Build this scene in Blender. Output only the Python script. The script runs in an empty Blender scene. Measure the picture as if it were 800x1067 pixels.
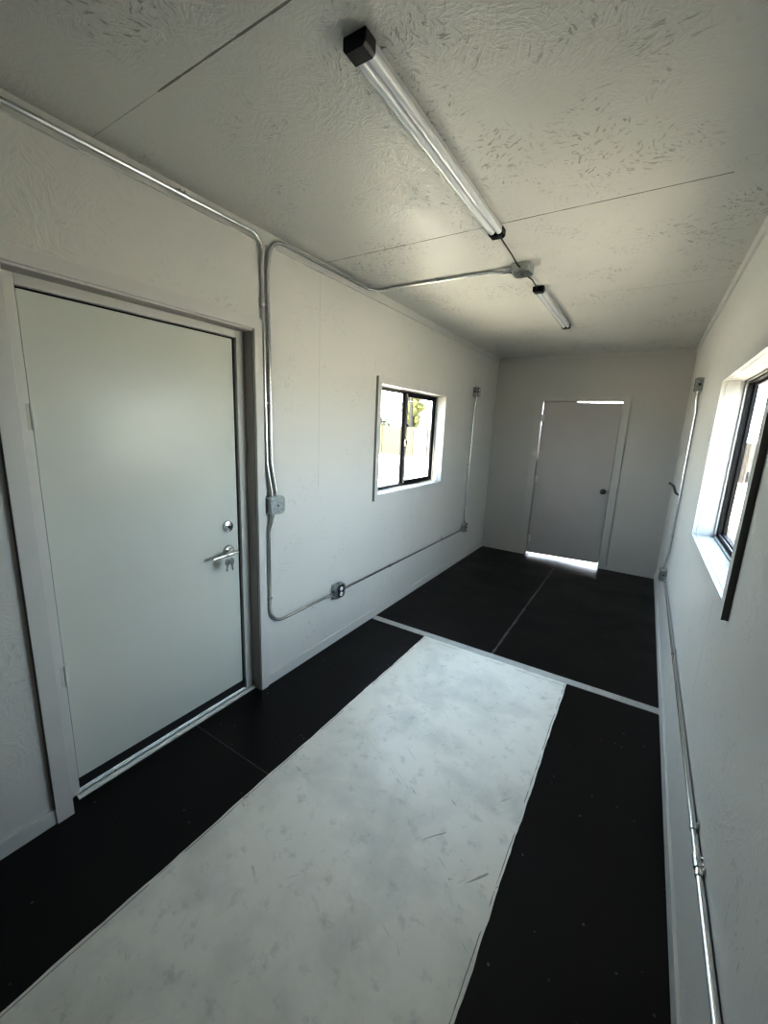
import bpy, bmesh, math, random
from mathutils import Vector, Matrix
random.seed(7)
C = bpy.context.scene.collection
W, D, H = 2.079, 5.807, 2.537      # room width (x), far wall (y), ceiling (z)
Y0 = -1.5                          # wall behind the camera
T = 0.13                           # wall thickness

# ------------------------------------------------------------------ materials
def srgb(r, g, b):
    f = lambda c: (c/255/12.92 if c/255 <= .04045 else ((c/255+.055)/1.055)**2.4)
    return (f(r), f(g), f(b), 1)

def new_mat(name, col=(.8,.8,.8,1), rough=.5, metal=0, spec=.5):
    m = bpy.data.materials.new(name); m.use_nodes = True
    b = m.node_tree.nodes['Principled BSDF']
    b.inputs['Base Color'].default_value = col
    b.inputs['Roughness'].default_value = rough
    b.inputs['Metallic'].default_value = metal
    b.inputs['Specular IOR Level'].default_value = spec
    return m

class NT:
    """small node-graph writer"""
    def __init__(s, m): s.m = m; s.t = m.node_tree; s.b = s.t.nodes['Principled BSDF']
    def n(s, typ, ins=None, **kw):
        x = s.t.nodes.new(typ)
        for k, v in kw.items(): setattr(x, k, v)
        for k, v in (ins or {}).items():
            if isinstance(v, bpy.types.NodeSocket): s.t.links.new(v, x.inputs[k])
            else: x.inputs[k].default_value = v
        return x
    def pos(s): return s.n('ShaderNodeNewGeometry').outputs['Position']
    def math(s, op, a, b=0, c=0):
        x = s.n('ShaderNodeMath', {0: a, 1: b}, operation=op)
        if op in ('MULTIPLY_ADD', 'COMPARE'): 
            x.inputs[2].default_value = c
        return x.outputs[0]
    def ramp(s, v, a, b, lo=0, hi=1):
        return s.n('ShaderNodeMapRange', {'Value': v, 'From Min': a, 'From Max': b, 'To Min': lo, 'To Max': hi}).outputs[0]
    def noise(s, vec, scale, detail=2, rough=.5, dist=0):
        return s.n('ShaderNodeTexNoise', {'Vector': vec, 'Scale': scale, 'Detail': detail, 'Roughness': rough, 'Distortion': dist}).outputs['Fac']
    def mapping(s, vec, scale=(1,1,1), rot=(0,0,0), loc=(0,0,0)):
        return s.n('ShaderNodeMapping', {'Vector': vec, 'Scale': scale, 'Rotation': rot, 'Location': loc}).outputs[0]
    def mix(s, f, a, b):
        x = s.n('ShaderNodeMix', data_type='RGBA')
        for k, v in ((0, f), (6, a), (7, b)):
            if isinstance(v, bpy.types.NodeSocket): s.t.links.new(v, x.inputs[k])
            else: x.inputs[k].default_value = v
        return x.outputs[2]
    def color(s, v): s.t.links.new(v, s.b.inputs['Base Color'])
    def rough(s, v): s.t.links.new(v, s.b.inputs['Roughness'])
    def bump(s, h, strength, dist):
        x = s.n('ShaderNodeBump', {'Height': h, 'Strength': strength, 'Distance': dist})
        s.t.links.new(x.outputs[0], s.b.inputs['Normal'])

def osb_mat(name, col, plane, seams=(), dark=.35, bump=.5, mark=.5, rough=.42, layers=1):
    """painted strand board: flake marks, faint strand relief and joint lines.
    plane: 'xy' ceiling, 'yz' side walls, 'xz' end wall. seams: (axis, value, width, strength, axis2, lo, hi)"""
    m = new_mat(name, col, rough); g = NT(m); p = g.pos()
    ua, va = {'xy': (0, 1), 'yz': (1, 2), 'xz': (0, 2)}[plane]
    rotax = {'xy': 2, 'yz': 0, 'xz': 1}[plane]
    # 2-D board coordinates, shared wobble
    sp0 = g.n('ShaderNodeSeparateXYZ', {0: p}).outputs
    uv = g.n('ShaderNodeCombineXYZ', {0: sp0[ua], 1: sp0[va]}).outputs[0]
    def n2(vec, scale, detail=2, out='Fac'): return g.n('ShaderNodeTexNoise', {'Vector': vec, 'Scale': scale, 'Detail': detail}, noise_dimensions='2D').outputs[out]
    off = g.n('ShaderNodeVectorMath', {0: n2(uv, 24., 2, 'Color'), 1: (.5, .5, .5)}, operation='SUBTRACT').outputs[0]
    off = g.n('ShaderNodeVectorMath', {0: off, 'Scale': .016}, operation='SCALE').outputs[0]
    uvw = g.n('ShaderNodeVectorMath', {0: uv, 1: off}, operation='ADD').outputs[0]
    clus = n2(uv, 2.3, 3)
    # pressed strands: each random cell carries fibres in its own direction
    marks = relief = None
    for i, sc_ in enumerate((11., 19.)[:layers]):
        vo = g.n('ShaderNodeTexVoronoi', {'Vector': g.mapping(uvw, loc=(i*3.3, i*1.9, 0)), 'Scale': sc_}, feature='F1', voronoi_dimensions='2D')
        rc = g.n('ShaderNodeSeparateColor', {0: vo.outputs['Color']}).outputs
        an = g.math('MULTIPLY', rc[0], 3.1); ca = g.math('COSINE', an); sa = g.math('SINE', an)
        us = g.n('ShaderNodeSeparateXYZ', {0: uvw}).outputs
        u = g.math('ADD', g.math('MULTIPLY', us[0], ca), g.math('MULTIPLY', us[1], sa))
        v = g.math('SUBTRACT', g.math('MULTIPLY', us[1], ca), g.math('MULTIPLY', us[0], sa))
        st = g.n('ShaderNodeCombineXYZ', {0: g.math('MULTIPLY', u, 20. + 8*i), 1: g.math('MULTIPLY', v, 80. + 30*i)}).outputs[0]
        fb = n2(st, 1.0, 3)
        mk = g.math('MULTIPLY', g.ramp(fb, .60, .68), g.ramp(clus, .44 + .02*i, .60))
        mk = g.math('MULTIPLY', mk, g.ramp(rc[1], .35, .7))
        rr = g.math('ADD', g.math('MULTIPLY', g.ramp(fb, .42, .60), .6), g.math('MULTIPLY', rc[2], .35))
        rr = g.math('MULTIPLY', rr, g.ramp(clus, .30, .58, .12, 1))
        marks = mk if marks is None else g.math('MAXIMUM', marks, mk)
        relief = rr if relief is None else g.math('ADD', relief, rr)
    fine = n2(uv, 120, 1)
    big = n2(uv, 1.4, 2)
    c = g.mix(g.ramp(big, .3, .7, 0, .12), col, tuple(x*.82 for x in col[:3]) + (1,))
    c = g.mix(g.math('MULTIPLY', marks, mark), c, tuple(x*.45 for x in col[:3]) + (1,))  # dark flake marks: shadows of strand edges put into the colour
    hgt = g.math('ADD', relief, g.math('MULTIPLY', fine, .06))
    hgt = g.math('SUBTRACT', hgt, g.math('MULTIPLY', marks, .8))
    sep = g.n('ShaderNodeSeparateXYZ', {0: p}).outputs
    for ax, val, wd, stg, ax2, lo, hi in seams:
        d = g.math('ABSOLUTE', g.math('SUBTRACT', sep['xyz'.index(ax)], val))
        brk = n2(uv, 9, 2)
        line = g.math('LESS_THAN', d, g.math('MULTIPLY', g.ramp(brk, .3, .55, .45, 1), wd))
        line = g.math('MULTIPLY', line, g.math('GREATER_THAN', sep['xyz'.index(ax2)], lo))
        line = g.math('MULTIPLY', line, g.math('LESS_THAN', sep['xyz'.index(ax2)], hi))
        c = g.mix(g.math('MULTIPLY', line, stg), c, (.06, .05, .045, 1))
    if plane == 'xy': g.b.inputs['Specular IOR Level'].default_value = .85
    g.color(c); g.bump(hgt, bump, .0028)
    return m

PAINT = (.70, .70, .68, 1)
M = {}
M['wall_l'] = osb_mat('painted_board_left', PAINT, 'yz', [('y', 2.305, .0012, .45, 'z', 1.2, 2.48)], bump=.35, mark=.28)
M['wall_r'] = osb_mat('painted_board_right', PAINT, 'yz', [('y', 2.21, .0016, .6, 'z', .6, 1.03)], bump=.35, mark=.3)
M['wall_b'] = osb_mat('painted_board_back', (.53, .52, .50, 1), 'xz', bump=.3, mark=.1)  # darker copy of the wall paint: far end's dimness put into the colour
M['ceil'] = osb_mat('painted_board_ceiling', (.66, .655, .63, 1), 'xy',
    [('y', 2.328, .0036, .85, 'x', 0, 1.9), ('y', 3.546, .0035, .35, 'x', 1.3, W), ('y', 1.106, .0035, .8, 'x', .42, 1.3), ('y', 1.106, .002, .4, 'x', 0, .42)],
    bump=.5, mark=.8, rough=.4, layers=2)
def paint_mat(name, col, rough=.38, amt=.12):
    m = new_mat(name, col, rough); g = NT(m); p = g.pos()
    g.color(g.mix(g.ramp(g.noise(p, 5, 4, .6), .35, .7, 0, amt), col, tuple(x*.7 for x in col[:3]) + (1,)))
    g.bump(g.noise(p, 140, 2), .12, .001)
    return m
M['trim'] = paint_mat('painted_trim', (.68, .68, .665, 1))
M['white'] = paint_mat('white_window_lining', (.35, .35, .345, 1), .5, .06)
M['door'] = paint_mat('painted_steel_door', (.69, .71, .67, 1), .27, .05); M['door'].node_tree.nodes['Principled BSDF'].inputs['Specular IOR Level'].default_value = .22
M['edge'] = paint_mat('shaded_board_edge', (.10, .095, .085, 1), .7)  # casing edge facing the viewer: its shade put into the colour
M['edge_light'] = paint_mat('shaded_board_edge_pale', (.24, .23, .20, 1), .7); M['trim_b'] = paint_mat('painted_trim_back', (.55, .54, .52, 1))  # paler edge shade; back trim darkened to carry the far end's dimness
M['frame'] = paint_mat('painted_door_frame', (.70, .70, .68, 1), .4)
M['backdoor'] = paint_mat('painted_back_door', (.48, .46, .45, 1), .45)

def metal_mat(name, col, rough, scale=60, amt=.25):
    m = new_mat(name, col, rough, 1); g = NT(m); p = g.pos()
    nz = g.noise(p, scale, 3, .6)
    g.color(g.mix(g.ramp(nz, .35, .7, 0, amt), col, tuple(x*.55 for x in col[:3]) + (1,)))
    g.rough(g.ramp(nz, .3, .7, rough, rough + .15))
    return m
M['emt'] = new_mat('galvanised_conduit', (.68, .69, .69, 1), .27, 1)
M['box'] = metal_mat('galvanised_box', (.50, .53, .53, 1), .30, 70, .7)
M['chrome'] = new_mat('satin_chrome', (.75, .75, .74, 1), .16, 1)
M['alu'] = metal_mat('aluminium_sill', (.90, .91, .91, 1), .5, 25, .1)
M['dark_metal'] = new_mat('dark_steel', (.09, .09, .09, 1), .4, .6)
M['black'] = new_mat('black_plastic', (.003, .003, .003, 1), .3, 0, .3)
M['rubber'] = new_mat('black_rubber', (.006, .006, .007, 1), .6)
M['bronze'] = new_mat('black_window_frame', (.006, .0055, .006, 1), .5, 0, .25)
M['stile'] = new_mat('grey_stile', (.34, .33, .34, 1), .5); M['grey_frame'] = new_mat('grey_aluminium', (.10, .095, .10, 1), .45, .6)
M['socket'] = new_mat('white_socket', (.85, .86, .86, 1), .3)
M['cord'] = new_mat('black_cord', (.02, .018, .017, 1), .5)
M['void'] = new_mat('dark_hole', (.004, .004, .004, 1), .9)
M['diffuser'] = new_mat('white_diffuser', (.74, .76, .80, 1), .18)
_b = M['diffuser'].node_tree.nodes['Principled BSDF']
_b.inputs['Subsurface Weight'].default_value = 0
_b.inputs['Coat Weight'].default_value = .4
M['lamp_body'] = new_mat('lamp_body', (.60, .61, .63, 1), .3, .2)

# glass: clear with a weak mirror
m = bpy.data.materials.new('window_glass'); m.use_nodes = True
t = m.node_tree; t.nodes.clear()
o_ = t.nodes.new('ShaderNodeOutputMaterial'); mx = t.nodes.new('ShaderNodeMixShader')
tr = t.nodes.new('ShaderNodeBsdfTransparent'); gl = t.nodes.new('ShaderNodeBsdfGlossy'); lw = t.nodes.new('ShaderNodeLayerWeight'); pw = t.nodes.new('ShaderNodeMath'); fr = t.nodes.new('ShaderNodeMath')
tr.inputs[0].default_value = (.93, .96, .95, 1); gl.inputs['Roughness'].default_value = .02; lw.inputs[0].default_value = .5
pw.operation = 'POWER'; pw.inputs[1].default_value = 5; fr.operation = 'MULTIPLY_ADD'; fr.inputs[1].default_value = .9; fr.inputs[2].default_value = .03
t.links.new(lw.outputs['Facing'], pw.inputs[0]); t.links.new(pw.outputs[0], fr.inputs[0])
t.links.new(fr.outputs[0], mx.inputs[0]); t.links.new(tr.outputs[0], mx.inputs[1]); t.links.new(gl.outputs[0], mx.inputs[2])
t.links.new(mx.outputs[0], o_.inputs[0]); M['glass'] = m

# white painted floor panel: scuffs, smudges, cracks
def floor_white():
    col = (.84, .82, .77, 1)
    m = new_mat('worn_white_floor_paint', col, .38); g = NT(m); p = g.pos()
    sm = g.noise(p, 3.0, 5, .6, .2)
    c = g.mix(g.ramp(sm, .45, .75, 0, .4), col, (.33, .36, .345, 1))
    c = g.mix(g.ramp(g.noise(p, 14, 4, .7), .56, .75, 0, .35), c, (.26, .28, .27, 1))
    for i, a in enumerate((.5, 2.2, 1.2)):
        q = g.mapping(g.mapping(p, rot=(0, 0, a), loc=(i*2.3, i, 0)), scale=(7, 70, 1))
        sc = g.math('MULTIPLY', g.ramp(g.noise(q, 1, 2, .5, 1.2), .69, .76), g.ramp(g.noise(p, 2.6+i, 1), .5, .6))
        c = g.mix(g.math('MULTIPLY', sc, .55), c, ((.13, .14, .135, 1) if i < 2 else (.62, .66, .66, 1)))
    sep = g.n('ShaderNodeSeparateXYZ', {0: p}).outputs
    wob = g.math('MULTIPLY', g.math('SUBTRACT', g.noise(p, 5, 3, .6), .5), .012)
    for ax, val in (('y', 2.950), ('x', 1.549), ('x', .528)):
        d = g.math('ABSOLUTE', g.math('ADD', g.math('SUBTRACT', sep['xyz'.index(ax)], val), wob))
        ln = g.math('MULTIPLY', g.math('LESS_THAN', d, .0016), g.ramp(g.noise(p, 7, 2), .42, .5))
        c = g.mix(g.math('MULTIPLY', ln, .75), c, (.10, .10, .09, 1))
    g.color(c)
    g.rough(g.ramp(sm, .3, .7, .3, .5))
    g.bump(g.noise(p, 30, 3), .08, .002)
    return m
M['floor_white'] = floor_white()

def floor_black():
    col = (.0055, .0042, .0040, 1)
    m = new_mat('black_floor_sheet', col, .42, 0, .26); g = NT(m); p = g.pos()
    sm = g.noise(p, 2.5, 4, .6)
    c = g.mix(g.ramp(sm, .4, .8, 0, .6), col, (.009, .008, .008, 1))
    # dust specks, chips
    v = g.n('ShaderNodeTexVoronoi', {'Vector': p, 'Scale': 30.0}, feature='F1')
    rnd = g.n('ShaderNodeSeparateColor', {0: v.outputs['Color']}).outputs[0]
    sp = g.math('MULTIPLY', g.math('LESS_THAN', v.outputs['Distance'], .13), g.math('GREATER_THAN', rnd, .80))
    sp = g.math('MULTIPLY', sp, g.ramp(g.noise(p, 2.1, 1), .42, .55))
    c = g.mix(g.math('MULTIPLY', sp, .9), c, (.15, .145, .14, 1))
    q = g.mapping(p, scale=(9, 30, 1), rot=(0, 0, .6))
    sc = g.math('MULTIPLY', g.ramp(g.noise(q, 1, 2, .5, .6), .74, .8), g.ramp(g.noise(p, 1.7, 1), .5, .6))
    c = g.mix(g.math('MULTIPLY', sc, .35), c, (.12, .115, .11, 1))
    # the worn joint between the two far sheets
    sep = g.n('ShaderNodeSeparateXYZ', {0: p}).outputs
    d = g.math('ABSOLUTE', g.math('SUBTRACT', sep[0], 1.037))
    wn = g.noise(p, 11, 4, .75)
    ln = g.math('LESS_THAN', d, g.ramp(wn, .33, .62, .0005, .014))
    ln = g.math('MULTIPLY', ln, g.math('GREATER_THAN', sep[1], 3.05))
    ln = g.math('MULTIPLY', ln, g.math('LESS_THAN', sep[1], 5.45))
    c = g.mix(g.math('MULTIPLY', ln, g.ramp(g.noise(p, 2.3, 2), .35, .65, .15, .8)), c, (.15, .14, .13, 1))
    d2 = g.math('ABSOLUTE', g.math('SUBTRACT', sep[1], 1.388))
    l2 = g.math('MULTIPLY', g.math('LESS_THAN', d2, .003), g.math('LESS_THAN', sep[0], .53))
    c = g.mix(g.math('MULTIPLY', l2, g.ramp(wn, .3, .6, .3, .9)), c, (.14, .14, .135, 1))
    g.color(c); g.rough(g.ramp(sm, .35, .7, .36, .5))
    g.bump(g.noise(p, 60, 2), .06, .001)
    return m
M['floor_black'] = floor_black()
def strip_mat():
    col = (.50, .50, .485, 1)
    m = new_mat('worn_strip_paint', col, .4); g = NT(m); p = g.pos()
    c = g.mix(g.ramp(g.noise(p, 9, 5, .7), .5, .75, 0, .6), col, (.25, .25, .24, 1))
    g.color(c); return m
M['strip'] = strip_mat()

# outdoors
def ground_mat():
    col = (.60, .52, .41, 1)
    m = new_mat('pale_gravel', col, .9); g = NT(m); p = g.pos()
    c = g.mix(g.ramp(g.noise(p, 1.5, 6, .75), .45, .7), col, (.36, .30, .24, 1))
    c = g.mix(g.ramp(g.noise(p, 14, 3, .7), .5, .7, 0, .5), c, (.30, .25, .2, 1))
    c = g.mix(g.math('MULTIPLY', g.ramp(g.noise(g.mapping(p, scale=(1, .25, 1)), 1.1, 5, .7), .54, .60), .95), c, (.035, .028, .024, 1))
    g.color(c); return m
M['ground'] = ground_mat()
def board_mat(name, col, dk):
    m = new_mat(name, col, .8); g = NT(m); p = g.pos()
    sep = g.n('ShaderNodeSeparateXYZ', {0: p}).outputs
    fr_ = g.math('FRACT', g.math('MULTIPLY', sep[0], 5.5))
    c = g.mix(g.math('LESS_THAN', fr_, .12), col, dk)
    g.color(c); return m
M['fence'] = board_mat('cream_fence_boards', (.038, .032, .0165, 1), (.030, .025, .012, 1))
M['fence2'] = board_mat('pinkish_fence_boards', (.050, .044, .040, 1), (.038, .032, .028, 1))
def leaf_mat(name, a, b):
    m = new_mat(name, a, .8); g = NT(m)
    g.color(g.mix(g.ramp(g.noise(g.pos(), 5, 4, .7), .4, .6), a, b)); return m
M['leaf'] = leaf_mat('yellow_green_leaves', (.060, .055, .006, 1), (.042, .040, .005, 1))
M['leaf2'] = leaf_mat('olive_leaves', (.035, .04, .025, 1), (.02, .025, .015, 1))
M['bark'] = new_mat('dark_bark', (.010, .009, .008, 1), .9)

# ------------------------------------------------------------------ mesh helpers
def bx(bm, x0, x1, y0, y1, z0, z1):
    vs = [bm.verts.new(p) for p in ((x0,y0,z0),(x1,y0,z0),(x1,y1,z0),(x0,y1,z0),(x0,y0,z1),(x1,y0,z1),(x1,y1,z1),(x0,y1,z1))]
    for f in ((3,2,1,0),(4,5,6,7),(0,1,5,4),(1,2,6,5),(2,3,7,6),(3,0,4,7)): bm.faces.new([vs[i] for i in f])
    return vs
def prism(bm, poly, axis, a, b):
    """poly: 2-D points; axis 'x': (y,z), 'y': (x,z), 'z': (x,y)"""
    def P(u, v, w): return {'x': (w, u, v), 'y': (u, w, v), 'z': (u, v, w)}[axis]
    A = [bm.verts.new(P(u, v, a)) for u, v in poly]; B = [bm.verts.new(P(u, v, b)) for u, v in poly]
    n = len(poly); bm.faces.new(A); bm.faces.new(B[::-1])
    for i in range(n): bm.faces.new((A[i], B[i], B[(i+1) % n], A[(i+1) % n]))
def fillet(pts, r, seg=8):
    pts = [Vector(p) for p in pts]; out = [pts[0]]
    for i in range(1, len(pts)-1):
        a, b, c = pts[i-1], pts[i], pts[i+1]
        u = (a-b).normalized(); v = (c-b).normalized()
        ang = u.angle(v)
        if ang > 3.1: out.append(b); continue
        rr = r[i] if isinstance(r, dict) and i in r else (r if not isinstance(r, dict) else r.get(0, .03))
        d = min(rr/math.tan(ang/2), (a-b).length*.49, (c-b).length*.49)
        R_ = d*math.tan(ang/2); cen = b + (u+v).normalized()*(R_/math.sin(ang/2))
        p0 = b+u*d; p1 = b+v*d
        w0 = p0-cen; w1 = p1-cen; tot = w0.angle(w1); ax = w0.cross(w1).normalized()
        for k in range(seg+1): out.append(cen + Matrix.Rotation(tot*k/seg, 3, ax) @ w0)
    out.append(pts[-1]); return out
def tube(bm, pts, r, n=12, cap=True):
    pts = [Vector(p) for p in pts]
    tang = []
    for i in range(len(pts)):
        a = pts[max(i-1, 0)]; b = pts[min(i+1, len(pts)-1)]; tang.append((b-a).normalized())
    t0 = tang[0]; nrm = t0.orthogonal().normalized(); rings = []
    for i, p in enumerate(pts):
        tt = tang[i]; nrm = (nrm - tt*nrm.dot(tt)).normalized(); bn = tt.cross(nrm)
        rad = r[i] if isinstance(r, (list, tuple)) else r
        rings.append([bm.verts.new(p + (nrm*math.cos(2*math.pi*k/n) + bn*math.sin(2*math.pi*k/n))*rad) for k in range(n)])
    for A, B in zip(rings, rings[1:]):
        for k in range(n): bm.faces.new((A[k], A[(k+1) % n], B[(k+1) % n], B[k]))
    if cap: bm.faces.new(rings[0][::-1]); bm.faces.new(rings[-1])
def lathe(bm, org, axis, prof, n=24):
    """prof: (distance along axis, radius)"""
    org = Vector(org); axis = Vector(axis).normalized(); u = axis.orthogonal().normalized(); v = axis.cross(u); rings = []
    for d, r in prof:
        rings.append([bm.verts.new(org + axis*d + (u*math.cos(2*math.pi*k/n) + v*math.sin(2*math.pi*k/n))*max(r, 1e-4)) for k in range(n)])
    for A, B in zip(rings, rings[1:]):
        for k in range(n): bm.faces.new((A[k], A[(k+1) % n], B[(k+1) % n], B[k]))
    bm.faces.new(rings[0][::-1]); bm.faces.new(rings[-1])
def obj(name, bm, mat, parent=None, bevel=0, smooth=False, bseg=2):
    bmesh.ops.recalc_face_normals(bm, faces=bm.faces)
    me = bpy.data.meshes.new(name); 
    if parent is not None:
        bmesh.ops.translate(bm, verts=bm.verts, vec=-parent_world(parent))
    bm.to_mesh(me); bm.free()
    o = bpy.data.objects.new(name, me); C.objects.link(o)
    for m_ in (mat if isinstance(mat, (list, tuple)) else [mat]): me.materials.append(m_)
    if parent is not None: o.parent = parent
    if smooth:
        for p in me.polygons: p.use_smooth = True
        try: me.set_sharp_from_angle(angle=math.radians(40))
        except Exception: pass
    if bevel:
        b = o.modifiers.new('bevel', 'BEVEL'); b.width = bevel; b.segments = bseg; b.limit_method = 'ANGLE'
    return o
def parent_world(p):
    v = Vector(p.location); 
    while p.parent: p = p.parent; v = v + p.location
    return v
def thing(name, label, cat, loc, group=None):
    o = bpy.data.objects.new(name, None); C.objects.link(o); o.location = loc; o.empty_display_size = .1
    o['label'] = label; o['category'] = cat
    if group: o['group'] = group
    return o
def struct(o, label=None, cat=None):
    o['kind'] = 'structure'
    if label: o['label'] = label
    if cat: o['category'] = cat
    return o
def sroot(name, loc, label, cat):
    o = bpy.data.objects.new(name, None); C.objects.link(o); o.location = loc; o.empty_display_size = .1
    return struct(o, label, cat)
def BM(): return bmesh.new()

def wall_grid(bm, axis, a, b, u0, u1, z0, z1, holes):
    """wall slab between planes a,b with rectangular holes (u0,u1,z0,z1)"""
    us = sorted({u0, u1, *[h[0] for h in holes], *[h[1] for h in holes]})
    zs = sorted({z0, z1, *[h[2] for h in holes], *[h[3] for h in holes]})
    for i in range(len(us)-1):
        for j in range(len(zs)-1):
            cu, cz = (us[i]+us[i+1])/2, (zs[j]+zs[j+1])/2
            if any(h[0] < cu < h[1] and h[2] < cz < h[3] for h in holes): continue
            if axis == 'x': bx(bm, a, b, us[i], us[i+1], zs[j], zs[j+1])
            else: bx(bm, us[i], us[i+1], a, b, zs[j], zs[j+1])
    bmesh.ops.remove_doubles(bm, verts=bm.verts, dist=1e-5)
    # drop the faces hidden between neighbouring cells
    seen = {}
    for f in bm.faces:
        seen.setdefault(tuple(round(c, 4) for c in f.calc_center_median()), []).append(f)
    bmesh.ops.delete(bm, geom=[f for fs in seen.values() if len(fs) > 1 for f in fs], context='FACES_ONLY')

# ------------------------------------------------------------------ room shell
DL = (.808, 1.79, 0, 2.055)            # left door opening y0,y1,z0,z1
WL = (2.995, 4.19, 1.065, 1.926)       # left window opening
WR = (1.955, 3.085, 1.085, 1.91)       # right window opening
DB = (.605, 1.482, 0, 2.0)             # back door opening x0,x1,z0,z1
b = BM(); wall_grid(b, 'x', -T, 0, Y0, D, 0, H, [DL, WL]); struct(obj('wall_left', b, M['wall_l']), 'left wall of painted strand board with door and window', 'wall')
b = BM(); wall_grid(b, 'x', W, W+T, Y0, D, 0, H, [WR]); struct(obj('wall_right', b, M['wall_r']), 'right wall of painted strand board with window', 'wall')
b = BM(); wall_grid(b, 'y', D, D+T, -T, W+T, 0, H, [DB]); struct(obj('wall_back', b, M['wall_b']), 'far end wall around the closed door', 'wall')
b = BM(); bx(b, -T, W+T, Y0-T, Y0, 0, H); struct(obj('wall_front', b, paint_mat('front_wall_paint', (.25, .25, .24, 1))), 'wall behind the viewer', 'wall')
b = BM(); bx(b, -T, W+T, Y0-T, D+T, H, H+.12); struct(obj('ceiling', b, M['ceil']), 'painted strand board ceiling with dark joint lines', 'ceiling')

# floor: slab with black sheets and a worn white panel in its middle
fl = sroot('floor', (W/2, 2, -.02), 'floor of black sheets around a worn white panel', 'floor')
b = BM(); bx(b, -T, W+T, Y0-T, D+T, -.12, -.004); obj('floor_base', b, M['rubber'], fl)
PX0, PX1, YS0, YS1 = .522, 1.555, 2.985, 3.05
g_ = .0012
for nm, (x0, x1, y0, y1) in (('a', (-T+.005, PX0, Y0, 1.388-g_)), ('b', (0, PX0, 1.388+g_, YS0)), ('c', (PX1, W, Y0, YS0)),
                       ('d', (0, 1.037-g_, YS1, D)), ('e', (1.037+g_, W, YS1, D))):
    b = BM()
    bx(b, x0, x1, y0, y1, -.004, 0)
    if nm == 'b': bx(b, -T+.005, 0, 1.388+g_, 1.79, -.004, 0)
    if nm == 'a': pass
    obj('black_sheet', b, M['floor_black'], fl)['label'] = 'black floor sheet'
b = BM(); bx(b, DB[0], DB[1], D, D+T, -.004, -.001); obj('door_sill', b, M['rubber'], fl)
# white panel with ragged long edges
b = BM(); n = 170; L = []; R = []
def rag(i, s):
    random.seed(i*13 + s); base = .0016*math.sin(i*.21+s) + .0010*math.sin(i*.83+s*2)
    return base + random.uniform(-.0009, .0009)
for i in range(n+1):
    y = Y0 + (YS0 - Y0)*i/n
    L.append((PX0 - .004 + rag(i, 1), y)); R.append((PX1 + .004 + rag(i, 5), y))
for i in range(n):
    q = [b.verts.new((p[0], p[1], .0015)) for p in (L[i], R[i], R[i+1], L[i+1])]; b.faces.new(q)
    for A, Bp in ((L[i], L[i+1]), (R[i+1], R[i])):
        w = [b.verts.new((A[0], A[1], .0015)), b.verts.new((Bp[0], Bp[1], .0015)), b.verts.new((Bp[0], Bp[1], -.003)), b.verts.new((A[0], A[1], -.003))]; b.faces.new(w)
bmesh.ops.remove_doubles(b, verts=b.verts, dist=1e-5)
obj('white_panel', b, M['floor_white'], fl)['label'] = 'worn white painted floor panel'
random.seed(11)
# screw holes and chips in the black sheets near the viewer
for x, y in ((1.60, 1.41), (1.62, 1.36), (1.85, 1.47), (1.98, 1.24), (1.99, 1.19), (1.66, 1.78), (1.93, 1.86)):
    b = BM(); lathe(b, (x, y, .0002), (0, 0, 1), [(0, .0055), (.0003, .0055)], 10); obj('screw_hole', b, M['void'], fl)

b = BM(); bx(b, .0, W, YS0, YS1, -.003, .003)
struct(obj('trim_1', b, M['strip'], bevel=.001), 'worn pale strip across the floor between the black sheets', 'floor strip')

# baseboards and crown strips
BH, BT = .068, .011
CY = DL[0]-.058, DL[1]+.052
b = BM(); bx(b, 0, BT, Y0, CY[0]+.02, 0, BH); struct(obj('baseboard_left', b, M['trim'], bevel=.0015), 'low painted baseboard on left wall nearer than the door', 'baseboard')
b = BM(); bx(b, 0, BT, CY[1], D, 0, BH); struct(obj('baseboard_left', b, M['trim'], bevel=.0015), 'low painted baseboard on left wall under the window', 'baseboard')
b = BM(); bx(b, W-BT, W, Y0, D, 0, BH+.01); struct(obj('baseboard_right', b, M['trim'], bevel=.0015), 'low painted baseboard along right wall', 'baseboard')
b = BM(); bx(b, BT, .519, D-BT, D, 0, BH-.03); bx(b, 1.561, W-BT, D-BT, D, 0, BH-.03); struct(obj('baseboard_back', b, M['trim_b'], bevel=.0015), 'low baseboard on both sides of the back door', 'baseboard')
CH = .058
b = BM(); bx(b, 0, .013, Y0, D, H-CH, H); struct(obj('trim_2', b, M['trim'], bevel=.001), 'flat painted strip along top of left wall', 'crown trim')
b = BM(); bx(b, W-.013, W, Y0, D, H-CH, H); struct(obj('trim_3', b, M['trim'], bevel=.001), 'flat painted strip along top of right wall', 'crown trim')
b = BM(); bx(b, .013, W-.013, D-.010, D, H-.048, H); struct(obj('trim_4', b, M['trim_b'], bevel=.001), 'flat painted strip along top of back wall', 'crown trim')

# ------------------------------------------------------------------ left door
d1 = sroot('door_1', (-.1, 1.3, 0), 'pale grey flush steel door closed in the left wall', 'door')
SX = -.082                                     # room face of the slab
b = BM(); bx(b, SX-.042, SX, .868, 1.728, .064, 2.008); obj('door_slab', b, M['door'], d1, bevel=.002)
b = BM(); bx(b, SX-.035, SX-.004, .868, 1.74, .008, .064); obj('door_sweep', b, M['rubber'], d1)
# black backing: darkness of the rebate around the slab put in as colour
b = BM(); bx(b, -T-.01, SX-.043, DL[0], DL[1], 0, DL[3]); obj('rebate_dark', b, M['void'], d1)
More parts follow.
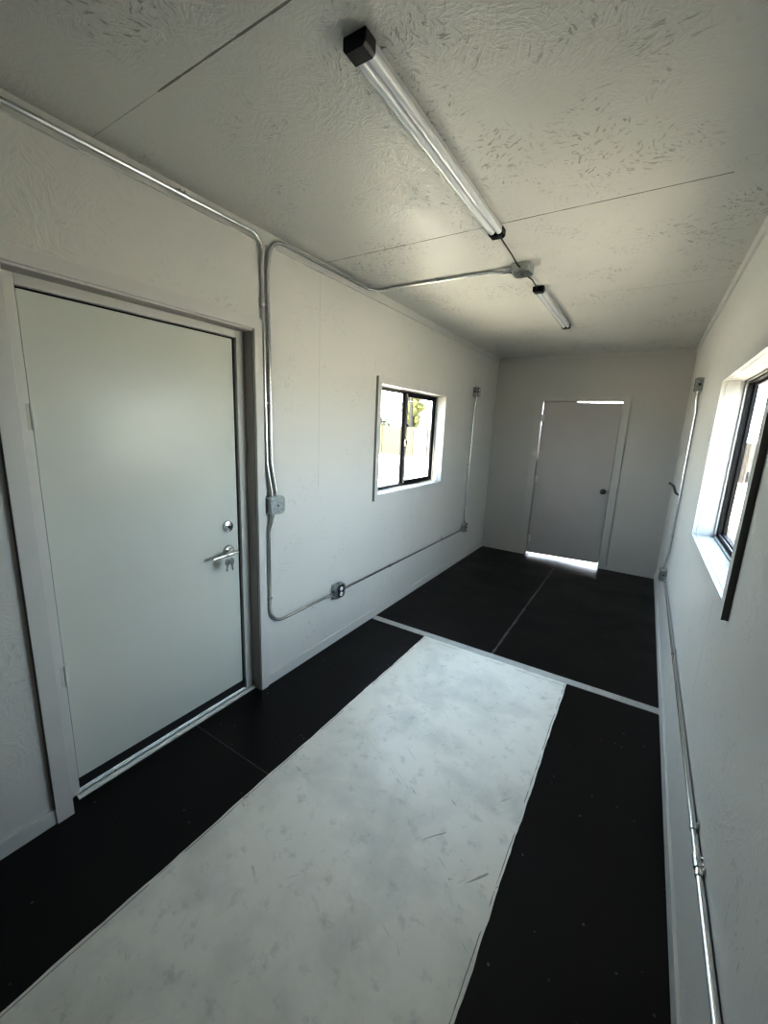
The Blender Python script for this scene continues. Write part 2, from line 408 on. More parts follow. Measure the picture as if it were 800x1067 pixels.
# steel frame face around slab, rebate gap on the latch side
b = BM()
FX = -.066
bx(b, -T, FX, DL[0], .862, 0, DL[3]); bx(b, -T, FX, 1.741, DL[1], 0, DL[3]); bx(b, -T, FX, .862, 1.741, 2.016, DL[3])
obj('door_frame', b, M['frame'], d1, bevel=.002)
b = BM(); bx(b, SX-.042, SX-.007, 1.7285, 1.7405, .064, 2.0155); bx(b, SX-.042, SX-.007, .863, 1.7285, 2.0085, 2.0155); obj('gap_dark', b, M['void'], d1)  # black fill: darkness of the slab gap put in as colour
# rough opening lining (darker, unlit reveal)
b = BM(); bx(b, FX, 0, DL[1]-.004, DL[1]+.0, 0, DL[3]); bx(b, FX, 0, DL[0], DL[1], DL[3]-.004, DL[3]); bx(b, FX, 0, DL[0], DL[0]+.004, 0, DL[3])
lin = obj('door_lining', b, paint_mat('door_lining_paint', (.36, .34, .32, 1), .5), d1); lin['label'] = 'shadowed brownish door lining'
# casing boards on the wall
b = BM()
bx(b, 0, .018, CY[0], DL[0]+.0, 0, 2.115); bx(b, 0, .018, DL[1], CY[1], 0, 2.115); bx(b, 0, .018, DL[0], DL[1], 2.062, 2.115)
obj('door_casing', b, M['trim'], d1, bevel=.0015)
b = BM(); bx(b, 0, .0178, CY[0]-.0012, CY[0], BH, 2.115); obj('casing_edge_shade', b, M['edge'], d1)['label'] = 'casing edge with its shade painted dark'  # thin dark slab painting the shaded side of the casing
# painted hinges bridging the gap
for z in (1.585, .565):
    b = BM(); bx(b, SX-.004, FX+.0015, .850, .876, z-.045, z+.045); tube(b, [(FX+.002, .864, z-.045), (FX+.002, .864, z+.045)], .006, 10)
    obj('hinge', b, M['door'], d1, bevel=.001)
# deadbolt
dz = 1.038; dy = 1.661
b = BM(); lathe(b, (SX-.001, dy, dz), (1, 0, 0), [(0, .033), (.006, .033), (.012, .029), (.013, .021), (.0135, .020), (.016, .019), (.017, .016)], 28)
db = obj('deadbolt', b, M['chrome'], d1, smooth=True)
b = BM(); bx(b, SX+.016, SX+.0185, dy-.0015, dy+.0015, dz-.008, dz+.006); bx(b, SX+.0163, SX+.0183, dy-.012, dy-.006, dz-.003, dz+.003); bx(b, SX+.0163, SX+.0183, dy+.006, dy+.012, dz-.003, dz+.003); obj('keyhole', b, M['void'], db)
# lever set
lz = .898
b = BM(); lathe(b, (SX-.001, dy, lz), (1, 0, 0), [(0, .036), (.005, .036), (.012, .031), (.014, .018), (.042, .0145), (.046, .013)], 28)
lr = obj('lever_rose', b, M['chrome'], d1, smooth=True)
b = BM()
pts = fillet([(SX+.052, dy+.018, lz+.001), (SX+.055, dy-.045, lz), (SX+.046, dy-.128, lz-.008)], .08)
tube(b, pts, [.0115 - .0035*i/(len(pts)-1) for i in range(len(pts))], 14)
tube(b, [(SX+.03, dy, lz), (SX+.053, dy, lz)], .012, 14)
obj('lever_handle', b, M['chrome'], d1, smooth=True)
# latch thumb piece at door edge
b = BM(); tube(b, [(SX+.001, dy+.0, lz+.004), (SX+.056, dy+.0, lz+.0)], .007, 10); bx(b, SX+.055, SX+.0635, dy-.006, dy+.006, lz-.0012, lz+.0012); obj('lock_cylinder', b, M['chrome'], d1, smooth=True)

# keys hanging from the lever lock
kt = thing('key_ring', 'small bunch of steel keys hanging below the left door lever', 'keys', (SX+.066, dy-.046, lz))
b = BM()
ring = [(SX+.067, dy-.046+.013*math.sin(a), lz-.013+.013*math.cos(a)) for a in [2*math.pi*k/20 for k in range(21)]]
tube(b, ring, .0012, 8, cap=False); obj('ring', b, M['chrome'], kt, smooth=True)
for k, (oy, tilt) in enumerate(((-.012, -.10), (.010, .12))):
    b = BM()
    prism(b, [(-.011, 0), (-.012, -.012), (-.007, -.022), (-.004, -.024), (-.004, -.044), (-.001, -.05), (.003, -.046), (.004, -.04), (.002, -.036), (.004, -.030), (.004, -.024), (.008, -.021), (.012, -.012), (.011, 0), (.006, .004), (-.006, .004)], 'x', -.001, .001)
    bmesh.ops.transform(b, matrix=Matrix.Translation((SX+.068+k*.002, dy-.046+oy, lz-.024)) @ Matrix.Scale(1.3, 4) @ Matrix.Rotation(tilt, 4, 'X'), verts=b.verts)
    obj('key', b, M['chrome'], kt)
# key blade in the lock
b = BM(); bx(b, SX+.062, SX+.070, dy-.047, dy-.045, lz-.006, lz+.004); obj('key', b, M['chrome'], kt)

# threshold: ribbed aluminium saddle
b = BM()
prof = [(-.097, -.001), (-.097, .011), (-.092, .0125), (-.086, .0125), (-.085, .011), (-.082, .0125), (-.078, .0125), (-.077, .011), (-.074, .0125), (-.070, .0125), (-.069, .011), (-.066, .0125), (-.052, .012), (-.036, .004), (-.036, -.001)]
prism(b, prof, 'y', .845, 1.786)
th = obj('threshold', b, M['alu'], d1)
th['label'] = 'ribbed aluminium threshold'
for y in (1.0, 1.36, 1.68):
    b = BM(); lathe(b, (-.06, y, .0120), (0, 0, 1), [(0, .004), (.0012, .0032)], 12); obj('screw', b, M['dark_metal'], th)

# ------------------------------------------------------------------ back door
d2 = sroot('door_2', (1.04, D, 0), 'closed pale flush door in the far wall with daylight showing under it', 'door')
SY = D+.030
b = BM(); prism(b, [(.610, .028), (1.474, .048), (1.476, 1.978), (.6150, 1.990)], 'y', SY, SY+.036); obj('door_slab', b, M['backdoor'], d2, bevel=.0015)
b = BM(); bx(b, .519, DB[0], D-.016, D, 0, 2.07); bx(b, DB[1], 1.561, D-.016, D, 0, 2.07); bx(b, DB[0], DB[1], D-.016, D, DB[3], 2.07)
obj('door_casing', b, M['trim_b'], d2, bevel=.0015)
b = BM(); bx(b, DB[0], DB[0]+.003, D, D+T, 0, DB[3]); bx(b, DB[1]-.003, DB[1], D, D+T, 0, DB[3]); bx(b, DB[0], DB[1], D, D+T, DB[3]-.003, DB[3]); obj('door_frame', b, M['trim_b'], d2)
for z in (1.79, 1.02, .22):
    b = BM(); bx(b, DB[0]+.001, .640, SY-.003, SY+.002, z-.045, z+.045); tube(b, [(.616, SY-.005, z-.045), (.616, SY-.005, z+.045)], .0065, 10); obj('hinge', b, M['trim'], d2)
b = BM(); lathe(b, (1.412, SY+.001, .945), (0, -1, 0), [(0, .032), (.006, .032), (.010, .014), (.030, .012), (.036, .022), (.048, .028), (.060, .026), (.066, .016), (.067, .004)], 24); obj('door_knob', b, M['dark_metal'], d2, smooth=True)['label'] = 'dark round door knob'
b = BM(); bx(b, .612, 1.0, SY+.037, SY+.05, 1.97, 1.997); bx(b, 1.455, 1.479, SY+.037, SY+.05, .06, 1.96); bx(b, .608, .635, SY+.037, SY+.05, .06, 1.28); obj('door_stop', b, M['trim'], d2)

# ------------------------------------------------------------------ windows
def make_window(idx, side, win, label, cy):
    y0, y1, z0, z1 = win
    s = -1 if side == 'l' else 1
    X = lambda d: (-d if side == 'l' else W+d)              # d = distance out from the wall's room face
    def B(b, d0, d1, ya, yb, za, zb): bx(b, min(X(d0), X(d1)), max(X(d0), X(d1)), ya, yb, za, zb)
    r = sroot('window_%d' % idx, (X(.1), (y0+y1)/2, z0), label, 'window')
    cw = .047
    b = BM(); B(b, -.019, 0, y0-cw, y0, z0-cw, z1+cw); B(b, -.019, 0, y1, y1+cw, z0-cw, z1+cw); B(b, -.019, 0, y0, y1, z1, z1+cw); B(b, -.019, 0, y0, y1, z0-cw, z0)
    obj('window_casing', b, M['trim'], r, bevel=.001)
    b = BM(); B(b, -.0188, 0, y0-cw-.0012, y0-cw, z0-cw, z1+cw); obj('casing_edge_shade', b, M['edge'] if side == 'r' else M['edge_light'], r)['label'] = 'casing edge with its shade painted dark'  # thin slab, shade of the near casing side as its colour
    b = BM(); th_ = .003
    B(b, .001, .095, y0, y0+th_, z0, z1); B(b, .001, .095, y1-th_, y1, z0, z1); B(b, .001, .095, y0, y1, z1-th_, z1); B(b, .001, .095, y0, y1, z0, z0+th_)
    B(b, -.0185, -.0008, y0, y0+th_, z0, z1); B(b, -.0185, -.0008, y1-th_, y1, z0, z1); B(b, -.0185, -.0008, y0, y1, z1-th_, z1); B(b, -.0185, -.0008, y0, y1, z0, z0+th_)
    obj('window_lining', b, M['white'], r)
    b = BM()                                                # casing/lining joint bead
    for d in (.088,):
        B(b, d-.010, d, y1-.012, y1-.003, z0, z1); B(b, d-.010, d, y0+.003, y0+.012, z0, z1); B(b, d-.010, d, y0, y1, z0+.003, z0+.010); B(b, d-.010, d, y0, y1, z1-.010, z1-.003)
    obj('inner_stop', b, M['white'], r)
    # outer frame
    b = BM(); f = .018
    B(b, .088, .128, y0, y0+f, z0, z1); B(b, .088, .128, y1-f, y1, z0, z1); B(b, .088, .128, y0+f, y1-f, z1-f, z1); B(b, .088, .128, y0+f, y1-f, z0, z0+f)
    obj('window_frame', b, M['bronze'], r, bevel=.001)
    b = BM(); B(b, .094, .100, y0+f, y1-f, z0+f, z0+f+.012); B(b, .110, .113, y0+f, y1-f, z0+f, z0+f+.012); obj('sill_track', b, M['grey_frame'], r)
    ym = (y0+y1)/2
    if side == 'r':                                         # sliding half on the near side
        B0 = B
        def B(b, d0, d1, ya, yb, za, zb): B0(b, d0, d1, y0+y1-yb, y0+y1-ya, za, zb)
    # sliding sash (far half, on the room side)
    sa = BM(); p = .036
    B(sa, .094, .110, ym-.012, ym+.024, z0+f, z1-f); B(sa, .094, .110, y1-f-p, y1-f, z0+f, z1-f); B(sa, .094, .110, ym+.024, y1-f-p, z1-f-p, z1-f); B(sa, .094, .110, ym+.024, y1-f-p, z0+f, z0+f+p)
    sash = obj('sliding_sash', sa, M['bronze'], r, bevel=.001)
    b = BM(); B(b, .0915, .0955, ym-.004, ym+.016, z0+f+.01, z1-f-.01); st = obj('meeting_stile', b, M['stile'], sash)
    b = BM(); B(b, .101, .104, ym+.02, y1-f-p+.004, z0+f+p-.004, z1-f-p+.004); obj('glass', b, M['glass'], sash)
    # fixed sash (near half, outside)
    b = BM(); q = .012
    B(b, .112, .127, y0+f, y0+f+q, z0+f, z1-f); B(b, .112, .127, ym-.03, ym+.012, z0+f, z1-f); B(b, .112, .127, y0+f, ym-.03, z1-f-q, z1-f); B(b, .112, .127, y0+f, ym-.03, z0+f, z0+f+q)
    fs = obj('fixed_sash', b, M['bronze'], r)
    b = BM(); B(b, .118, .121, y0+f+q-.003, ym-.027, z0+f+q-.003, z1-f-q+.003); obj('glass', b, M['glass'], fs)
    # screen frame outside the sliding half
    b = BM(); e = .018
    B(b, .128, .134, ym, ym+e, z0+f, z1-f); B(b, .128, .134, y1-f-p-.026, y1-f-p-.010, z0+f, z1-f); B(b, .128, .134, ym, y1-f-p, z1-f-e, z1-f); B(b, .128, .134, ym, y1-f-p, z0+f, z0+f+e)
    obj('screen_frame', b, M['grey_frame'], r)
    # latch
    b = BM(); zl = (z0+z1)/2 - .03
    B(b, .082, .096, ym-.008, ym+.018, zl-.03, zl+.03); B(b, .070, .084, ym-.028, ym+.006, zl-.006, zl+.014); B(b, .070, .078, ym-.030, ym-.016, zl-.03, zl+.012)
    obj('latch', b, M['stile'], sash, bevel=.002)
    return r
make_window(1, 'l', WL, 'sliding black framed window in the left wall', 0)
make_window(2, 'r', WR, 'sliding black framed window in the right wall', 0)

# ------------------------------------------------------------------ conduit, boxes
PR = .0092
def conduit(label, pts, rad, straps=(), couplings=(), group=None):
    t = thing('metal_conduit', label, 'conduit', pts[0], group)
    b = BM(); tube(b, fillet(pts, rad), PR, 14); obj('pipe', b, M['emt'], t, smooth=True)
    for p, ax, wall in straps:      # ax pipe direction, wall: direction towards the wall
        p = Vector(p); ax = Vector(ax); wl = Vector(wall); sd = ax.cross(wl)
        b = BM()
        n = 10; prof = [(math.pi*k/n) for k in range(n+1)]
        outer = [sd*math.cos(a)*(PR+.0022) - wl*math.sin(a)*(PR+.0022) for a in prof]
        path = [sd*(PR+.0022) + wl*PR] + outer + [-sd*(PR+.0022) + wl*PR]
        for e in (-.006, .006): pass
        A = [b.verts.new(p + q - ax*.007) for q in path]; Bv = [b.verts.new(p + q + ax*.007) for q in path]
        for k in range(len(path)-1): b.faces.new((A[k], A[k+1], Bv[k+1], Bv[k]))
        ear = [p + sd*(PR) + wl*(PR-.002), p + sd*(PR+.020) + wl*(PR-.002)]
        q = [ear[0]-ax*.007, ear[1]-ax*.007, ear[1]+ax*.007, ear[0]+ax*.007]
        lo = [b.verts.new(v) for v in q]; hi = [b.verts.new(v - wl*.002) for v in q]
        b.faces.new(lo); b.faces.new(hi[::-1])
        for k in range(4): b.faces.new((lo[k], hi[k], hi[(k+1) % 4], lo[(k+1) % 4]))
        lathe(b, p + sd*(PR+.013) + wl*(PR-.004), -wl, [(0, .0045), (.0025, .003)], 10)
        obj('strap', b, M['emt'], t, smooth=True)
    for p, ax in couplings:
        b = BM(); p = Vector(p); ax = Vector(ax).normalized()
        lathe(b, p-ax*.022, ax, [(0, PR+.001), (.001, PR+.0032), (.019, PR+.0032), (.020, PR+.0018), (.024, PR+.0018), (.025, PR+.0032), (.043, PR+.0032), (.044, PR+.001)], 16)
        sd = ax.orthogonal().normalized()
        if len(straps) or True:
            for e in (-.011, .011): lathe(b, p+ax*e, sd, [(0, .003), (PR+.009, .003)], 8)
        obj('coupling', b, M['emt'], t, smooth=True)
    return t
def connector(t, p, ax):
    b = BM(); lathe(b, p, ax, [(0, .0145), (.004, .0145), (.005, .0125), (.022, .0125), (.023, .0105)], 16); obj('connector', b, M['emt'], t, smooth=True)

def box_thing(name, label, cat, c, n, sock, group=None, size=(.102, .102, .048), cover='round'):
    """c: point on the wall; n: unit normal into the room; box upright"""
    n = Vector(n); c = Vector(c); up = Vector((0, 0, 1)) if abs(n.z) < .5 else Vector((0, 1, 0)); sd = up.cross(n)
    t = thing(name, label, cat, c, group); w, h, d = size
    F = Matrix(((sd.x, up.x, n.x, c.x), (sd.y, up.y, n.y, c.y), (sd.z, up.z, n.z, c.z), (0, 0, 0, 1)))
    def loc(b): bmesh.ops.transform(b, matrix=F, verts=b.verts)
    b = BM(); k = .008
    def oct_(w, h, k): return [(-w/2+k, -h/2), (w/2-k, -h/2), (w/2, -h/2+k), (w/2, h/2-k), (w/2-k, h/2), (-w/2+k, h/2), (-w/2, h/2-k), (-w/2, -h/2+k)]
    prism(b, oct_(w, h, k), 'z', .0005, d-.004); loc(b); body = obj('back_box', b, M['box'], t, bevel=.002)
    # knockouts on the box sides
    for q_ in ((-1, 0), (1, 0), (0, -1), (0, 1)):
        b = BM(); lathe(b, (q_[0]*w/2*.998, q_[1]*h/2*.998, d*.45), (q_[0], q_[1], 0), [(0, .011), (.001, .010)], 16); loc(b); obj('knockout', b, M['dark_metal'] if sock else M['box'], body)
    b = BM(); prism(b, oct_(w*1.02, h*1.02, .017), 'z', d-.004, d+.001); loc(b); pl = obj('cover_plate', b, M['box'], t, bevel=.0012)
    if sock:
        b = BM(); prism(b, oct_(w*.62, h*.90, .012), 'z', d+.001, d+.0045); loc(b); rs = obj('receptacle_surround', b, M['dark_metal'], t, bevel=.001)
        for s_ in (-1, 1):
            b = BM(); pr = [(math.cos(a)*.0175, math.sin(a)*.0155 + s_*.0205) for a in [2*math.pi*q/20 for q in range(20)]]
            prism(b, pr, 'z', d+.004, d+.008); loc(b); so = obj('socket', b, M['socket'], t, bevel=.0008)
            for ox in (-.0065, .0065):
                b = BM(); bx(b, ox-.0009, ox+.0009, s_*.0205-.001, s_*.0205+.006, d+.0079, d+.0083); loc(b); obj('slot', b, M['void'], so)
            b = BM(); lathe(b, (0, s_*.0205-.0065, d+.0079), (0, 0, 1), [(0, .0022), (.0004, .0022)], 10); loc(b); obj('ground_hole', b, M['void'], so)
    else:
        b = BM(); lathe(b, (0, 0, d+.001), (0, 0, 1), [(0, .0065), (.001, .0062), (.001, .004), (.002, .004)], 14)
        loc(b); obj('cover_screw', b, M['dark_metal'], t)
        for sx_, sy_ in ((-.03, .03), (.03, -.03)):
            b = BM(); lathe(b, (sx_, sy_, d+.0005), (0, 0, 1), [(0, .0045), (.0018, .003)], 12); loc(b); obj('screw', b, M['chrome'], t)
    return t

XC = .0205; xw = .0105
JY, JZ = 1.905, 1.137
jb = box_thing('junction_box', 'square galvanised junction box on left wall beside the door frame', 'junction box', (0, JY, JZ), (1, 0, 0), False, size=(.104, .1, .05))
ob1 = box_thing('outlet_box', 'galvanised double outlet box low on left wall, nearest to the left door', 'outlet', (0, 2.505, .417), (1, 0, 0), True, 'outlet boxes on the walls')
ob2 = box_thing('outlet_box', 'low outlet box on left wall near the far corner, below the upright conduit', 'outlet', (0, 4.985, .430), (1, 0, 0), True, 'outlet boxes on the walls')
ob3 = box_thing('outlet_box', 'high outlet box on left wall right of the window, top of its conduit', 'outlet', (0, 5.02, 2.04), (1, 0, 0), True, 'outlet boxes on the walls')
RY = 4.42; RB, RTZ = .455, 2.025
ob4 = box_thing('outlet_box', 'high outlet box on right wall near the far corner, under the ceiling trim', 'outlet', (W, RY, RTZ), (-1, 0, 0), True, 'outlet boxes on the walls')
ob5 = box_thing('outlet_box', 'low outlet box on right wall in the far corner just above the floor', 'outlet', (W, RY, RB), (-1, 0, 0), True, 'outlet boxes on the walls')
cb = box_thing('ceiling_box', 'galvanised electrical box on ceiling between the two tube lights', 'junction box', (1.035, 2.855, H), (0, 0, -1), False, size=(.1, .11, .048))

XT = .024                           # runs on top of crown strip
ZA = 2.500
A = conduit('long galvanised conduit along top of left wall bending down beside door', [(XT, Y0+.01, ZA), (XT, 1.850, ZA), (xw, 1.850, ZA-.16), (xw, 1.862, JZ+.24), (.018, 1.884, JZ+.085), (.018, 1.884, JZ+.052)], {1: .075, 2: .1, 3: .12, 4: .08, 0: .05},
    straps=[((xw, 1.8565, 1.70), (0, 0, 1), (-1, 0, 0))], couplings=[((XT, 1.42, ZA), (0, 1, 0)), ((xw, 1.850, 2.20), (0, 0, 1))])
connector(A, (.018, 1.884, JZ+.0505), (0, 0, 1))
Bc = conduit('galvanised conduit rising beside door then along left wall top and across ceiling to box', [(.018, 1.918, JZ+.052), (.018, 1.918, JZ+.085), (xw, 1.896, JZ+.24), (xw, 1.888, 2.36), (XT, 1.905, 2.512), (XT, 2.80, 2.515), (.15, 2.845, H-.0105), (.84, 2.85, H-.0105), (.925, 2.855, H-.022), (.984, 2.855, H-.022)], {1: .08, 2: .12, 3: .1, 4: .09, 5: .09, 6: .1, 0: .08},
    straps=[((.50, 2.8475, H-.0105), (1, 0, 0), (0, 0, 1)), ((xw, 1.8925, 1.70), (0, 0, 1), (-1, 0, 0))])
connector(Bc, (.018, 1.918, JZ+.0505), (0, 0, 1)); connector(Bc, (.9845, 2.855, H-.022), (-1, 0, 0))
Cc = conduit('galvanised conduit from junction box down and bending along left wall to nearest outlet', [(XC, 1.886, JZ-.052), (XC, 1.886, JZ-.08), (xw, 1.868, JZ-.15), (xw, 1.868, .400), (xw, 2.36, .400), (XC, 2.42, .400), (XC, 2.453, .400)], {1: .08, 2: .1, 3: .11, 4: .08, 5: .08, 0: .08},
    straps=[((xw, 1.868, .565), (0, 0, -1), (-1, 0, 0))])
connector(Cc, (XC, 1.886, JZ-.0505), (0, 0, -1)); connector(Cc, (XC, 2.4535, .4), (0, -1, 0))
Dc = conduit('level galvanised conduit low on left wall under the window between two outlets', [(XC, 2.557, .405), (XC, 2.60, .405), (xw, 2.67, .402), (xw, 4.84, .405), (XC, 4.90, .415), (XC, 4.933, .415)], .08,
    straps=[((xw, 4.35, .404), (0, 1, 0), (-1, 0, 0))], couplings=[((xw, 3.25, .4025), (0, 1, 0))])
connector(Dc, (XC, 2.5565, .405), (0, 1, 0)); connector(Dc, (XC, 4.9335, .415), (0, -1, 0))
Ec = conduit('upright galvanised conduit on left wall right of the window', [(XC, 4.985, .482), (XC, 4.985, .52), (xw, 4.985, .59), (xw, 5.02, 1.87), (XC, 5.02, 1.94), (XC, 5.02, 1.988)], .08,
    straps=[((xw, 4.992, 1.2), (0, 0, 1), (-1, 0, 0))])
connector(Ec, (XC, 4.985, .4815), (0, 0, 1)); connector(Ec, (XC, 5.02, 1.9885), (0, 0, -1))
XR = W-XC; xr = W-xw
Fc = conduit('upright galvanised conduit on right wall beyond the window', [(XR, RY, RB+.052), (XR, RY, RB+.10), (xr, RY, RB+.20), (xr, RY, RTZ-.20), (XR, RY, RTZ-.11), (XR, RY, RTZ-.052)], .08,
    straps=[((xr, RY, .80), (0, 0, -1), (1, 0, 0)), ((xr, RY, 1.45), (0, 0, -1), (1, 0, 0))])
connector(Fc, (XR, RY, RB+.0515), (0, 0, 1)); connector(Fc, (XR, RY, RTZ-.0515), (0, 0, -1))
RZ = .438
Gc = conduit('long level galvanised conduit low along right wall', [(XR, RY-.052, RZ+.005), (XR, RY-.09, RZ+.005), (xr, RY-.17, RZ), (xr, Y0+.01, RZ)], .08,
    straps=[((xr, 1.68, RZ), (0, -1, 0), (1, 0, 0)), ((xr, 2.9, RZ), (0, -1, 0), (1, 0, 0)), ((xr, 1.52, RZ), (0, -1, 0), (1, 0, 0))], couplings=[((xr, 1.56, RZ), (0, 1, 0))])
connector(Gc, (XR, RY-.0515, RZ+.005), (0, -1, 0))

# short bent dark stub standing out of the right wall behind the conduit
hk = thing('wall_hook', 'short bent dark metal hook on right wall beside the upright conduit', 'hook', (W, 4.50, 1.14))
b = BM(); pts = fillet([(W-.001, 4.50, 1.14), (W-.035, 4.50, 1.15), (W-.060, 4.51, 1.215), (W-.088, 4.515, 1.232)], .03)
tube(b, pts, .0085, 12); obj('bar', b, M['dark_metal'], hk, smooth=True)
b = BM(); lathe(b, (W-.086, 4.515, 1.231), (-1, 0, 0.3), [(0, .010), (.009, .010), (.011, .007)], 14); obj('tip', b, M['cord'], hk, smooth=True)
b = BM(); lathe(b, (W, 4.50, 1.14), (-1, 0, 0), [(0, .018), (.003, .018), (.006, .010)], 16); obj('base_plate', b, M['dark_metal'], hk, smooth=True)

# ------------------------------------------------------------------ tube lights
def tube_light(label, y0, y1):
    cx = 1.037; t = thing('tube_light', label, 'ceiling light', (cx, (y0+y1)/2, H), 'twin tube lights on the ceiling')
    w = .0325; hz = .034
    for ya, yb in ((y0, y0+.046), (y1-.046, y1)):
        b = BM(); k = .006
        prism(b, [(cx-w-.002, H-.0005), (cx-w-.002, H-hz+k), (cx-w+k, H-hz-.003), (cx+w-k, H-hz-.003), (cx+w+.002, H-hz+k), (cx+w+.002, H-.0005)], 'y', ya, yb)
        obj('end_cap', b, M['black'], t, bevel=.0025)
    b = BM(); bx(b, cx-w+.002, cx+w-.002, y0+.03, y1-.03, H-.016, H-.001); bx(b, cx-.006, cx+.006, y0+.03, y1-.03, H-.022, H-.012)
    obj('housing', b, M['lamp_body'], t, bevel=.001)
    for s_ in (-1, 1):
        b = BM(); n = 14; r = .0152; c0 = cx + s_*.0165
        prism(b, [(c0 + r*math.cos(a), H-.0185 + r*math.sin(a)) for a in [2*math.pi*q/n/1 for q in range(n)]], 'y', y0+.040, y1-.040)
        obj('tube', b, M['diffuser'], t, smooth=True)
        b = BM(); bx(b, c0-.0018 + s_*0, c0+.0018, y0+.046, y1-.046, H-.0352, H-.0330)
    # mounting clips
    for y in (y0+.08, y1-.08):
        b = BM(); bx(b, cx-w-.014, cx+w+.014, y-.008, y+.008, H-.0025, H-.0005); obj('mounting_clip', b, M['lamp_body'], t)
    return t
tube_light('near twin tube ceiling light with black end caps, closest to viewer', 1.237, 2.392)
tube_light('far twin tube ceiling light with black end caps, beyond the ceiling box', 3.238, 4.352)
def cord(label, pts):
    t = thing('power_cord', label, 'cord', pts[0], None)
    b = BM(); tube(b, fillet(pts, .05), .0035, 10); obj('cable', b, M['cord'], t, smooth=True)
    b = BM(); a = Vector(pts[0]); d = (Vector(pts[1])-a).normalized(); lathe(b, a, d, [(0, .007), (.018, .006), (.022, .004)], 12); obj('plug', b, M['black'], t, smooth=True)
cord('short black cord from near ceiling light to ceiling box', [(1.035, 2.393, H-.015), (1.036, 2.45, H-.014), (1.036, 2.62, H-.022), (1.034, 2.76, H-.03), (1.034, 2.802, H-.026)])
cord('short black cord from ceiling box to far ceiling light', [(1.034, 3.237, H-.015), (1.034, 3.19, H-.013), (1.040, 3.06, H-.016), (1.038, 2.95, H-.03), (1.036, 2.912, H-.026)])

# ------------------------------------------------------------------ outdoors
GZ = -.25
b = BM(); bx(b, -90, 90, -60, 120, GZ-.3, GZ); struct(obj('ground', b, M['ground']), 'pale gravel yard outside the windows', 'ground')
def fence(label, x0, x1, y, z1, mat, posts):
    t = thing('board_fence', label, 'fence', ((x0+x1)/2, y, GZ))
    b = BM(); bx(b, x0, x1, y, y+.04, GZ+.02, z1); obj('fence_panel', b, mat, t)
    for k in range(posts+1):
        x = x0 + (x1-x0)*k/posts
        b = BM(); bx(b, x-.06, x+.06, y-.05, y+.07, GZ, z1+.05); obj('fence_post', b, mat, t)
fence('cream board fence across yard seen through left window', -26, -11.4, 24.6, 1.62, M['fence'], 6)
fence('pinkish board fence section right of the cream fence', -11.25, 14, 24.62, 1.55, M['fence2'], 10)
def blob(bm, c, r, sz, seed, amp=.25, sub=3):
    rs = random.Random(seed); v0 = len(bm.verts)
    res = bmesh.ops.create_icosphere(bm, subdivisions=sub, radius=1)
    ph = [rs.uniform(0, 6) for _ in range(6)]
    for v in res['verts']:
        p = v.co; k = 1 + amp*(math.sin(5*p.x+ph[0])*math.sin(4*p.y+ph[1]) + .6*math.sin(9*p.z+ph[2])*math.sin(8*p.x+ph[3])) + rs.uniform(-.12, .12)
        v.co = Vector((p.x*r*k*sz[0], p.y*r*k*sz[1], p.z*r*k*sz[2])) + Vector(c)
def tree(label, x, y, h, r, mat, lean=0, cb_=.3):
    t = thing('tree', label, 'tree', (x, y, GZ))
    b = BM(); tube(b, [(x+r*.45, y-.6, GZ), (x+r*.40, y-.6, h*.4), (x+r*.1, y-.5, h*.8), (x, y, h*.95)], [.16, .13, .09, .03], 10)
    for k in range(6):
        z = 1.6 + k*(h-2)/6; tube(b, [(x+r*.5, y-r*.9, z), (x-r*.35, y-r*.95, z+.8)], [.06, .03], 6)
    obj('trunk', b, M['bark'], t)
    b = BM()
    for k in range(7):
        z = GZ + h*(cb_ + (1-cb_)*k/6); rr = r*(1 - .35*abs(k-2.5)/3.5)
        blob(b, (x + random.uniform(-.1, .1)*r, y, z), rr, (1, 1, .9), k+int(x*10))
    obj('foliage', b, mat, t)
tree('tall yellow green tree beyond fence seen through left window', -12.6, 26.5, 6.5, .75, M['leaf'], cb_=.25)
t_ = thing('shrub', 'small olive shrub top showing over the cream fence', 'shrub', (-14.9, 26.4, GZ))
b = BM(); blob(b, (-15.2, 26.4, 1.9), .45, (1.2, 1, .8), 3, .4); blob(b, (-14.7, 26.4, 1.6), .4, (1, 1, .8), 5, .4); obj('foliage', b, M['leaf2'], t_)
b = BM(); tube(b, [(-14.9, 26.4, GZ), (-14.9, 26.4, 1.6)], [.08, .04], 8); obj('stem', b, M['bark'], t_)

# ------------------------------------------------------------------ light
wd = bpy.data.worlds.new('sky'); bpy.context.scene.world = wd; wd.use_nodes = True
t = wd.node_tree; t.nodes.clear()
out = t.nodes.new('ShaderNodeOutputWorld'); bg = t.nodes.new('ShaderNodeBackground'); tc = t.nodes.new('ShaderNodeTexCoord')
sp = t.nodes.new('ShaderNodeSeparateXYZ'); rp = t.nodes.new('ShaderNodeValToRGB')
t.links.new(tc.outputs['Generated'], sp.inputs[0]); t.links.new(sp.outputs[2], rp.inputs[0]); t.links.new(rp.outputs[0], bg.inputs[0]); t.links.new(bg.outputs[0], out.inputs[0])
rp.color_ramp.elements[0].color = (.89, .94, 1.0, 1); rp.color_ramp.elements[1].color = (.55, .73, 1.0, 1); rp.color_ramp.elements[1].position = .9
SKY = 7.0; SUN = 29.0
bg.inputs[1].default_value = SKY
sl = bpy.data.lights.new('sun', 'SUN'); sl.energy = SUN; sl.angle = .01; sl.color = (1, .90, .76)
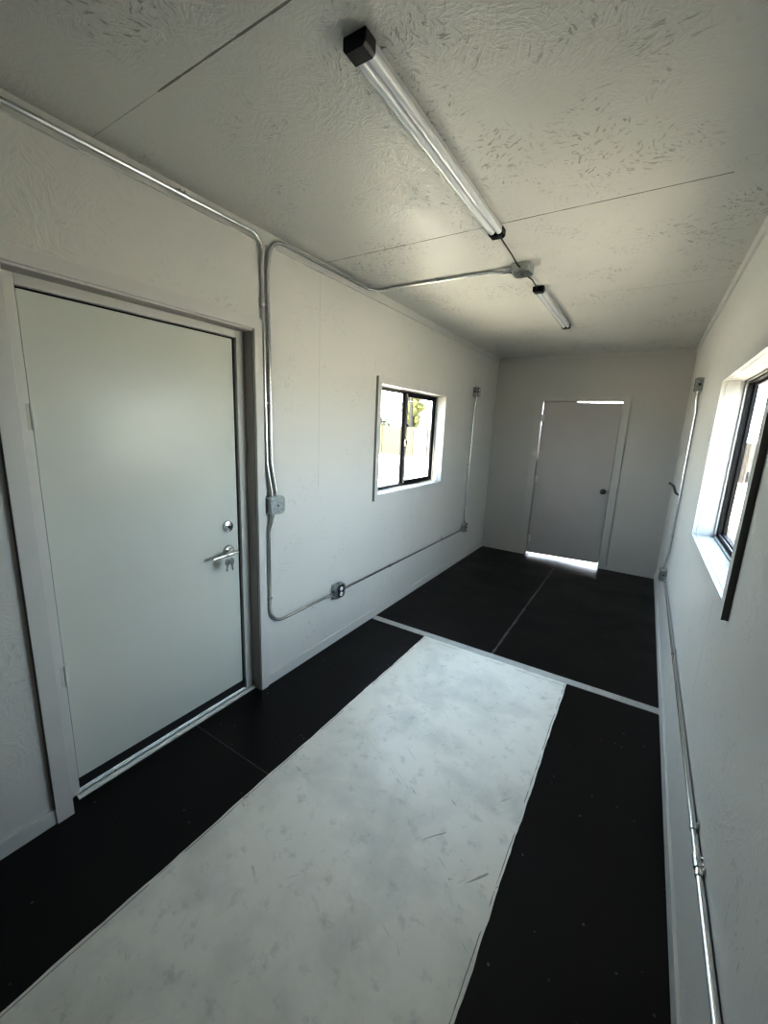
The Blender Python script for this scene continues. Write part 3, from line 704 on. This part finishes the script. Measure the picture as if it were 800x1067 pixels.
so = bpy.data.objects.new('sun', sl); C.objects.link(so); so.rotation_euler = Vector((.12, .75, -1)).to_track_quat('-Z', 'Y').to_euler(); so.location = (0, 0, 12)
def portal(name, loc, rot, sx, sy):
    l = bpy.data.lights.new(name, 'AREA'); l.shape = 'RECTANGLE'; l.size = sx; l.size_y = sy; l.cycles.is_portal = True
    o = bpy.data.objects.new(name, l); C.objects.link(o); o.location = loc; o.rotation_euler = rot
portal('window_portal', (-.17, (WL[0]+WL[1])/2, (WL[2]+WL[3])/2), (0, -math.pi/2, 0), WL[3]-WL[2], WL[1]-WL[0])
portal('window_portal', (W+.17, (WR[0]+WR[1])/2, (WR[2]+WR[3])/2), (0, math.pi/2, 0), WR[3]-WR[2], WR[1]-WR[0])

# ------------------------------------------------------------------ camera
f, cx, cy, cz, yaw, pit, rol = 426.97, 1.7783, .2764, 1.6036, -.5570, .2054, .0423
fw = Vector((math.sin(yaw)*math.cos(pit), math.cos(yaw)*math.cos(pit), -math.sin(pit)))
rt = Vector((math.cos(yaw), -math.sin(yaw), 0)); up = rt.cross(fw)
r2 = rt*math.cos(rol) + up*math.sin(rol); u2 = -rt*math.sin(rol) + up*math.cos(rol)
cam = bpy.data.cameras.new('camera'); co = bpy.data.objects.new('camera', cam); C.objects.link(co)
co.matrix_world = Matrix(((r2.x, u2.x, -fw.x, cx), (r2.y, u2.y, -fw.y, cy), (r2.z, u2.z, -fw.z, cz), (0, 0, 0, 1)))
cam.sensor_fit = 'HORIZONTAL'; cam.sensor_width = 36; cam.lens = f/800*36; cam.clip_start = .02; cam.clip_end = 300
sc = bpy.context.scene; sc.camera = co
sc.view_settings.view_transform = 'Standard'; sc.view_settings.look = 'None'; sc.view_settings.exposure = 1.56; sc.view_settings.gamma = .78
sc.cycles.max_bounces = 14; sc.cycles.diffuse_bounces = 9; sc.cycles.transparent_max_bounces = 16
sc.cycles.sample_clamp_indirect = 12; sc.cycles.caustics_reflective = False; sc.cycles.caustics_refractive = False
sc.cycles.use_denoising = True
